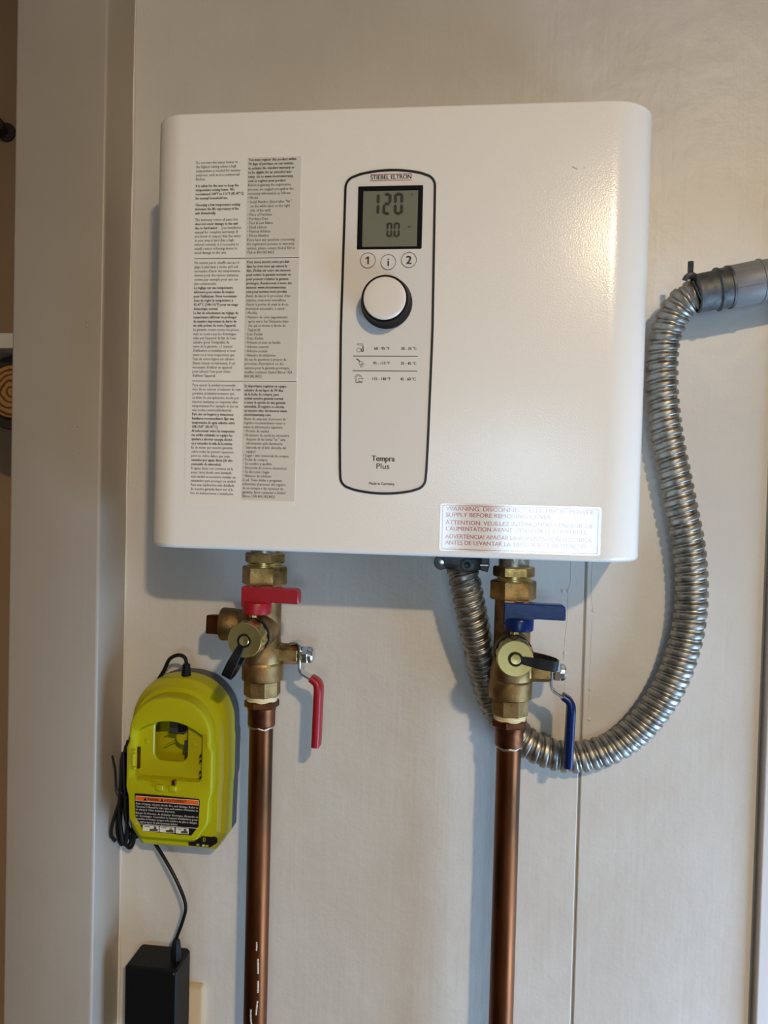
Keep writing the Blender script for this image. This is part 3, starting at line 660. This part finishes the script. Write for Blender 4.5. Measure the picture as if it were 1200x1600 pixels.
MB().plate([(cx+.0165, 1.2965), (cx+.0235, 1.2965), (cx+.0240, 1.2885), (cx+.0225, 1.2820), (cx+.0165, 1.2835), (cx+.0110, 1.2850), (cx+.0110, 1.2870), (cx+.0165, 1.2870)], cy+.006, cy-.0035, .0008).build('clamp_lug', 'zinc', cl)

# grey rigid conduit leaving to the right, with its couplings
ax = Vector((.0590, 0, .0120)).normalized(); g0 = Vector((.2640, -.0395, 1.5352))
gp_ = empty('rigid_conduit', tuple(g0), 'thick grey rigid conduit with couplings leaving the right frame edge', 'conduit')
MB().lathe(g0+ax*.050, ax, [(0, .0176), (.755, .0176)], 44).build('pipe', 'pvc', gp_)
MB().lathe(g0+ax*.0275, ax, [(0, .0180), (.0006, .0184), (.0245, .0184), (.0250, .0192), (.0264, .0192), (.0268, .0180)], 44).build('coupling', 'pvc', gp_)
zc = MB().lathe(g0-ax*.002, ax, [(0, .0150), (.0002, .0164), (.0010, .0170), (.0170, .0170), (.0176, .0178), (.0186, .0190), (.0200, .0190), (.0206, .0178), (.0275, .0178), (.0280, .0188), (.0300, .0188), (.0306, .0176)], 44, cap0=False).build('squeeze_connector', 'zinc', gp_)
# squeeze lip with its clamping stud
b0 = Vector((.2560, -.0400, 1.5475))
MB().tube(smooth_path([b0+Vector((-.0052, -.007, -.003)), b0+Vector((-.0040, -.008, .000)), b0+Vector((.0005, -.008, .002)), b0+Vector((.0070, -.004, -.001)), b0+Vector((.0110, -.002, -.006))], 6), .0024, 10).build('clamp_lip', 'zinc', gp_)
stud = MB(); zs = [1.5470+.0005*i for i in range(31)]
stud.tube([(.2563, -.0440, z) for z in zs], [.0023+(.0003 if i % 2 else 0) for i in range(31)], 12); stud.build('clamp_stud', 'zinc', gp_)
# seam lines moulded on the coupling
for a_ in (-.55, .35):
    q0 = g0+ax*.029; sd = Vector((0, -1, 0)); u_ = ax.cross(sd).normalized()
    n_ = sd*math.cos(a_)+u_*math.sin(a_)
    MB().tube([q0+n_*.0184, q0+ax*.021+n_*.0184], .0005, 6).build('moulding_seam', 'pvc', gp_)

# ================================================================== BATTERY CHARGER
CX = -.2048; BX = -.2060
chg = empty('battery_charger', (CX, 0, 1.000), 'lime green battery charger with a black warning label hung on the wall', 'charger')
def arch(hw_, zt, zb, cx=CX, rh=None, ch=.014, n=20, waist=0.):
    rh = rh or hw_*.96
    p = []
    for k in range(n+1):
        a = PI-PI*k/n
        c, s_ = math.cos(a), math.sin(a)
        p.append((cx+hw_*math.copysign(abs(c)**.9, c), zt-rh+rh*abs(s_)**.95))
    p += [(cx+hw_, zt-rh-.006), (cx+hw_+waist, zt-rh-.012), (cx+hw_+waist, zt-rh-.050), (cx+hw_, zt-rh-.058), (cx+hw_-.001, zb+ch*1.15), (cx+hw_-ch*.85, zb)]
    p += [(cx-hw_+ch*.85, zb), (cx-hw_+.001, zb+ch*1.15), (cx-hw_, zt-rh-.058), (cx-hw_-waist, zt-rh-.050), (cx-hw_-waist, zt-rh-.012), (cx-hw_, zt-rh-.006)]
    return p
def layer(mb, specs, cap0=True, cap1=True):
    mb.loft([[(x, y, z) for x, z in arch(h, zt, zb, c, waist=w_)] for (y, h, zt, zb, c, w_) in specs], True, cap0, cap1)
mb = MB(); layer(mb, [(-.0005, .0478, 1.1685, 1.0015, CX, .001), (-.0030, .0490, 1.1700, 1.0000, CX, .0012), (-.0210, .0494, 1.1705, 1.0000, CX, .0012)])
mb.build('base', 'grey_pl', chg)
mb = MB(); layer(mb, [(-.0205, .0496, 1.1705, 1.0005, CX, .001), (-.0330, .0490, 1.1690, 1.0015, CX, .001), (-.0368, .0480, 1.1675, 1.0030, CX, .001), (-.0400, .0450, 1.1640, 1.0050, CX, .001), (-.0452, .0428, 1.1605, 1.0085, CX-.0005, .0012), (-.0453, .0385, 1.1550, 1.0200, BX, .002)], True, False)
mb.build('shell', 'green', chg, 15)
# front housing with a battery pocket
def star(poly, c, n=144):
    out = []
    for j in range(n):
        a = 2*PI*j/n; dx, dz = math.cos(a), math.sin(a); best = None
        for i in range(len(poly)):
            (x1, z1), (x2, z2) = poly[i], poly[(i+1) % len(poly)]
            ex, ez = x2-x1, z2-z1; den = dx*ez-dz*ex
            if abs(den) < 1e-12: continue
            t = ((x1-c[0])*ez-(z1-c[1])*ex)/den; u = ((x1-c[0])*dz-(z1-c[1])*dx)/den
            if t > 0 and -1e-6 <= u <= 1+1e-6 and (best is None or t < best): best = t
        out.append((c[0]+dx*best, c[1]+dz*best))
    return out
c0 = (-.2078, 1.104)
bz = lambda h, zt, zb, w_: star(arch(h, zt, zb, BX, waist=w_, ch=.0145), c0)
pk = []
for k in range(15):
    u = 1-2*k/14; pk.append((-.2070+u*.0330, 1.1318-.0118*u*u))
pk += [(-.2400, 1.080), (-.2385, 1.0765), (-.1765, 1.0765), (-.1745, 1.080)]
pocket = star(pk, c0)
def inset(poly, k): return [(c0[0]+(x-c0[0])*k, c0[1]+(z-c0[1])*k) for x, z in poly]
hole = star(rrect(-.2245, -.1915, 1.0912, 1.1295, .0075), c0)
mb = MB()
def R_(poly, y): return [(x, y, z) for x, z in poly]
mb.loft([R_(bz(.0400, 1.1565, 1.0185, .0024), -.0440), R_(bz(.0398, 1.1556, 1.0195, .0024), -.0530), R_(bz(.0396, 1.1550, 1.0203, .0024), -.0585), R_(bz(.0388, 1.1540, 1.0212, .0023), -.0600), R_(bz(.0372, 1.1524, 1.0228, .002), -.0603),
         R_(inset(pocket, 1.012), -.0592), R_(pocket, -.0582), R_(inset(pocket, .985), -.0515), R_(inset(hole, 1.05), -.0510), R_(hole, -.0500), R_(hole, -.0475), R_(inset(hole, 1.06), -.0473)], True, False, False)
mb.build('front_housing', 'green', chg, 20)
# inside the battery well
well = MB().box((-.2400, -.0225, 1.0750), (-.1880, -.0208, 1.1340)).build('well_floor', 'green', chg)
for z_, t_ in ((1.1010, .1), (1.1115, .1)):
    MB().band([(-.2235, -.0250, z_-.004), (-.2030, -.0250, z_+.006)], (0, 1, 0), .006, .0014).build('well_rib', 'green', well)
MB().box((-.2140, -.040, 1.1140), (-.1985, -.0225, 1.1275), .001).build('contact_block', 'grey_pl', well)
MB().box((-.2050, -.042, 1.1165), (-.1990, -.0225, 1.1305), .001).build('contact_block', 'lab_black', well)
MB().box((-.2000, -.038, 1.0970), (-.1915, -.0225, 1.1080), .001).build('contact_block', 'grey_pl', well)
MB().lathe((-.2010, -.0225, 1.1100), (0, -1, 0), [(0, .0085), (.014, .0078), (.0150, .0066)], 20).build('contact_post', 'green', well)
# latch details
MB().box((-.2408, -.0545, 1.0835), (-.2375, -.0512, 1.1035)).build('latch_slot', 'copper_fit', chg)
MB().box((-.2425, -.0615, 1.0880), (-.2395, -.0585, 1.0995), .0007).build('latch_tab', 'green', chg)
for z in (1.0855, 1.1020): MB().box((-.2425, -.0612, z-.001), (-.2385, -.0585, z+.0012), .0005).build('latch_tab', 'green', chg)
for z in (1.1010, 1.0960, 1.0855, 1.0805): MB().box((-.1765, -.0590, z-.0010), (-.1748, -.0578, z+.0010)).build('vent_slot', 'lab_black', chg)
for x_ in (-.2180, -.2050): MB().box((x_, -.0625, 1.0665), (x_+.0075, -.0595, 1.0720), .001).build('clip_tab', 'green', chg)
MB().box((-.2370, -.0606, 1.0748), (-.1765, -.0596, 1.0760), .0004).build('ledge', 'green', chg)
MB().box((-.2022, -.0625, 1.0730), (-.1982, -.0590, 1.0772), .0008).build('spring_clip', 'copper_fit', chg)
for x_ in (-.2315, -.1845): MB().lathe((x_, -.0512, 1.1085), (0, -1, 0), [(0, .0026), (.0004, .0024), (.0005, .002)], 16).build('moulding_mark', 'green', chg)
# warning label
LY = -.0604
lab = MB().plate([(-.2388, 1.0612), (-.2378, 1.0618), (-.1762, 1.0606), (-.1752, 1.0598), (-.1757, 1.0350), (-.1826, 1.0256), (-.2292, 1.0266), (-.2378, 1.0400)], -.0595, LY).build('warning_label', 'lab_black', chg)
y = LY-.00008
MB().box((-.2378, y-.00006, 1.0548), (-.1760, y, 1.0597)).build('label_band', 'lab_white', lab)
MB().box((-.2374, y-.0001, 1.0552), (-.1764, y-.00001, 1.0593)).build('label_band', 'lab_orange', lab)
tr = MB()
for x_ in (-.2300, -.2135): tr.add([(x_, y-.00014, 1.0557), (x_+.0034, y-.00014, 1.0557), (x_+.0017, y-.00014, 1.0589)], [(0, 1, 2)], False)
tr.build('warning_triangle', 'lab_black', lab)
lettering('label_heading', [('WARNING', -.2262, 1.0558, .0040, -.0118, .02, 'LEFT'), ('AVERTISSEMENT', -.2096, 1.0558, .0040, -.0215, .02, 'LEFT')], y-.00014, 'lab_black', lab)
TX = [('Risk of injury, electric shock, fire, and damage. Refer to', -.0608), ("Operator's Manual for size, type, and number of batteries to", -.0608), ('be charged. Other batteries may burst.', -.0385),
      ("Risque de blessure, de décharge électrique, d'incendie et", -.0608), ("de dommages. Consultez le manuel d'utilisation pour", -.0608), ('connaître le format, le type et le nombre de piles à charger.', -.0604), ('Les autres types de piles peuvent éclater.', -.0415)]
zz_ = [1.0516, 1.0488, 1.0460, 1.0428, 1.0400, 1.0372, 1.0344]
lettering('label_lettering', [(t, -.2374, z_, .0027, w_, .012, 'LEFT') for (t, w_), z_ in zip(TX, zz_)], y-.0001, 'lab_white', lab, 1)
MB().box((-.2378, y-.0001, 1.0328), (-.1762, y, 1.0332)).build('label_rule', 'lab_white', lab)
for k, (x0, x1) in enumerate(((-.2302, -.2145), (-.2135, -.1990), (-.1978, -.1852))):
    MB().plate(rrect(x0, x1, 1.0268, 1.0322, .0005, 2), y+.0002, y-.0001).build('pictogram_panel', 'lab_white', lab)
    pm = MB(); yy = y-.00018
    xm = (x0+x1)/2
    pm.add([(xm-.001, yy, 1.0272), (x1-.0008, yy, 1.0272), (x1-.0008, yy, 1.0294), (x1-.0022, yy, 1.0298), (x1-.0022, yy, 1.0318), (x1-.0046, yy, 1.0318), (x1-.0048, yy, 1.0296), (xm-.001, yy, 1.0292)], [(0, 1, 2, 3, 4, 5, 6, 7)], False)
    pm.add([(x0+.001, yy, 1.0314), (xm-.0005, yy, 1.0314), (xm-.001, yy, 1.0307), (x0+.002, yy, 1.0309)], [(0, 1, 2, 3)], False)
    pm.build('pictogram', 'ink_soft', lab)
MB().box((-.2185+.0150, y-.0003, 1.0303), (-.2185+.0172, y-.00022, 1.0319)).build('pictogram', 'led_green', lab)
# charge indicator strip low on the shell
ind = MB().plate([(-.1905, 1.0090), (-.1690, 1.0088), (-.1622, 1.0138), (-.1625, 1.0176), (-.1650, 1.0188), (-.1772, 1.0190), (-.1850, 1.0130), (-.1905, 1.0122)], -.0440, -.0458).build('indicator_panel', 'lab_black', chg)
for x_, z_, m_ in ((-.1812, 1.0105, 'led_green'), (-.1755, 1.0103, 'led'), (-.1720, 1.0102, 'led_green')):
    MB().plate(rrect(x_-.0014, x_+.0014, z_-.0008, z_+.0008, .0004, 3), -.0457, -.0462).build('indicator_light', m_, ind)
r = MB(); ring_strip(r, rrect(-.1762, -.1738, 1.0142, 1.0178, .0004, 2), rrect(-.1757, -.1743, 1.0147, 1.0173, .0003, 2), -.0460); r.build('battery_symbol', 'led_green', ind)
# strain relief and cord
mb = MB(); pr = [(0, .0050)]
for k in range(6): pr += [(.0012+k*.0023, .0050-.0002*k), (.0022+k*.0023, .0050-.0002*k), (.0024+k*.0023, .0043-.0002*k), (.0034+k*.0023, .0043-.0002*k)]
mb.lathe((-.2020, -.0300, 1.1655), (0, 0, 1), pr, 20).build('strain_relief', 'rubber', chg)
MB().lathe((-.2020, -.0300, 1.1640), (0, 0, 1), [(0, .0095), (.0025, .0082), (.0034, .0070)], 24).build('cord_boss', 'green', chg)
cord = MB()
cord.tube(smooth_path([(-.2021, -.030, 1.1760), (-.2022, -.030, 1.1817), (-.2043, -.030, 1.1868), (-.2108, -.030, 1.1884), (-.2200, -.028, 1.1835), (-.2273, -.024, 1.1709), (-.2360, -.020, 1.1586), (-.2466, -.015, 1.1459), (-.2560, -.012, 1.128), (-.2610, -.012, 1.105), (-.2655, -.018, 1.0861), (-.2665, -.020, 1.0634), (-.2672, -.020, 1.0439)], 8), .00185, 10)
rnd = random.Random(11)
def loop(dx, zbot, wid, dy, ztop=1.092, lean=0.):
    c = []
    for k in range(24):
        a = 2*PI*k/24; s_ = math.sin(a); z = (ztop+zbot)/2+(ztop-zbot)/2*math.cos(a)
        pinch = .30+.70*min(1, max(0, (1.062-z)/.06)) if z < 1.062 else .30
        c.append((-.2640+dx*pinch*1.6+wid*s_*pinch+lean*(1.05-z), dy+.0016*math.cos(a*2), z))
    c.append(c[0]); cord.tube(smooth_path(c, 4), .00165, 8, False)
loop(-.0025, .9925, .0072, -.0225, 1.098, -.02)
loop(-.0005, .9905, .0088, -.0190, 1.092, .0)
loop(.0010, .9935, .0070, -.0155, 1.100, .02)
loop(.0018, .9915, .0100, -.0260, 1.094, .03)
loop(-.0010, .9960, .0050, -.0290, 1.088, .05)
loop(.0000, 1.0010, .0108, -.0120, 1.085, .04)
cord.tube(smooth_path([(-.2672, -.025, 1.045), (-.2720, -.027, 1.030), (-.2762, -.028, 1.015), (-.2768, -.028, 1.005), (-.2735, -.026, .998)], 6), .0018, 8)
cord.tube(smooth_path([(-.2560, -.020, 1.000), (-.2480, -.019, 1.003), (-.2376, -.020, .9990), (-.2172, -.030, .9813), (-.2031, -.035, .9627), (-.1962, -.035, .9443), (-.1995, -.0335, .9277), (-.2060, -.030, .9105), (-.2073, -.029, .9050)], 8), .0017, 10)
co = cord.build('cord', 'rubber', chg)
tie = MB().tube(smooth_path([(-.2625, -.031, 1.0455), (-.2650, -.033, 1.0500), (-.2700, -.032, 1.0540), (-.2715, -.031, 1.0635), (-.2724, -.031, 1.0731), (-.2753, -.032, 1.0863)], 6), .0008, 6)
tie.tube([(-.2620+.0072*math.cos(t), -.021+.0105*math.sin(t), 1.0455+.0015*math.sin(2*t)) for t in [2*PI*k/20 for k in range(21)]], .0012, 6, False)
tie.build('twist_tie', 'rubber', co)

# power adapter on the wall socket
pa = empty('power_adapter', (-.2263, -.028, .79), 'black box-shaped power adapter plugged in below the green charger', 'power adapter')
def chamf(x0, x1, y0, y1, c): return [(x0+c, y0), (x1-c, y0), (x1, y0+c), (x1, y1-c), (x1-c, y1), (x0+c, y1), (x0, y1-c), (x0, y0+c)]
mb = MB()
mb.loft([[(x, y, z) for x, y in chamf(-.2526+i, -.2000-i, -.0450+i, -.0085, .0016)] for i, z in ((.0015, .7900), (0, .7915), (0, .8837), (.0018, .8857))])
body = mb.build('body', 'adapter', pa, 20)
MB().lathe((-.2073, -.0290, .8830), (0, 0, 1), [(0, .0042), (.003, .0050), (.014, .0048), (.021, .0040), (.0245, .0024)], 8, PI/8).build('cord_plug', 'rubber', pa)
MB().lathe((-.2033, -.0448, .8822), (0, -1, 0), [(0, .0011), (.0007, .0009), (.0009, .0003)], 10).build('screw', 'zinc', pa)
ou = empty('wall_outlet', (-.222, 0, .735), 'cream wall outlet cover plate behind the black power adapter', 'outlet')
mb = MB(); pl = rrect(-.2560, -.1866, .7330, .8462, .0035, 5)
mb.loft([[(x, 0, z) for x, z in pl], [(x, -.0040, z) for x, z in pl], [(x, -.0066, z) for x, z in offset_poly(pl, .0014)], [(x, -.0075, z) for x, z in offset_poly(pl, .0032)]])
mb.build('cover_plate', 'cream', ou)
for z in (.770, .810): MB().plate(rrect(-.2385, -.2045, z-.0145, z+.0145, .011, 6), -.006, -.0084).build('receptacle', 'cream', ou)
MB().lathe((-.2215, -.0072, .7897), (0, -1, 0), [(0, .003), (.001, .0026)], 14).build('cover_screw', 'cream', ou)

# ================================================================== SEEN THROUGH THE OPENING ON THE LEFT
MB_sh = MB().box((-1.10, .300, 1.5490), (-.5965, .52, 1.5715), .002).build('wall_shelf', 'white_pl')
tag(MB_sh, 'white shelf edge beyond the post at the left frame edge', 'shelf')
ws = empty('wood_slice', (-.6205, .33, 1.44), 'round wood slice with dark growth rings set in black below the shelf', 'ornament')
mb = MB(); n = 40
mb.lathe((-.6205, .5200, 1.4895), (0, -1, 0), [(0, .050), (.165, .0560), (.178, .0560), (.180, .0540)], n).build('holder', 'bark', ws)
o = MB().lathe((0, .3415, 0), (0, -1, 0), [(0, .0390), (.010, .0390), (.0115, .0375), (.0118, .0005)], n)
o.v = [(x*(1+.03*math.sin(3*math.atan2(z, x))), yy, z) for x, yy, z in o.v]
wd = o.build('slice_face', 'wood'); wd.location = (-.6175+.6205, -.33, 1.4905-1.44); wd.parent = ws
hk = MB().lathe((-.752, .52, 1.965), (0, -1, 0), [(0, .016), (.004, .016), (.006, .006), (.022, .006), (.026, .012), (.034, .013), (.038, .008)], 20).build('coat_hook', 'bark')
tag(hk, 'small dark hook high on the tan wall beyond the post', 'hook')
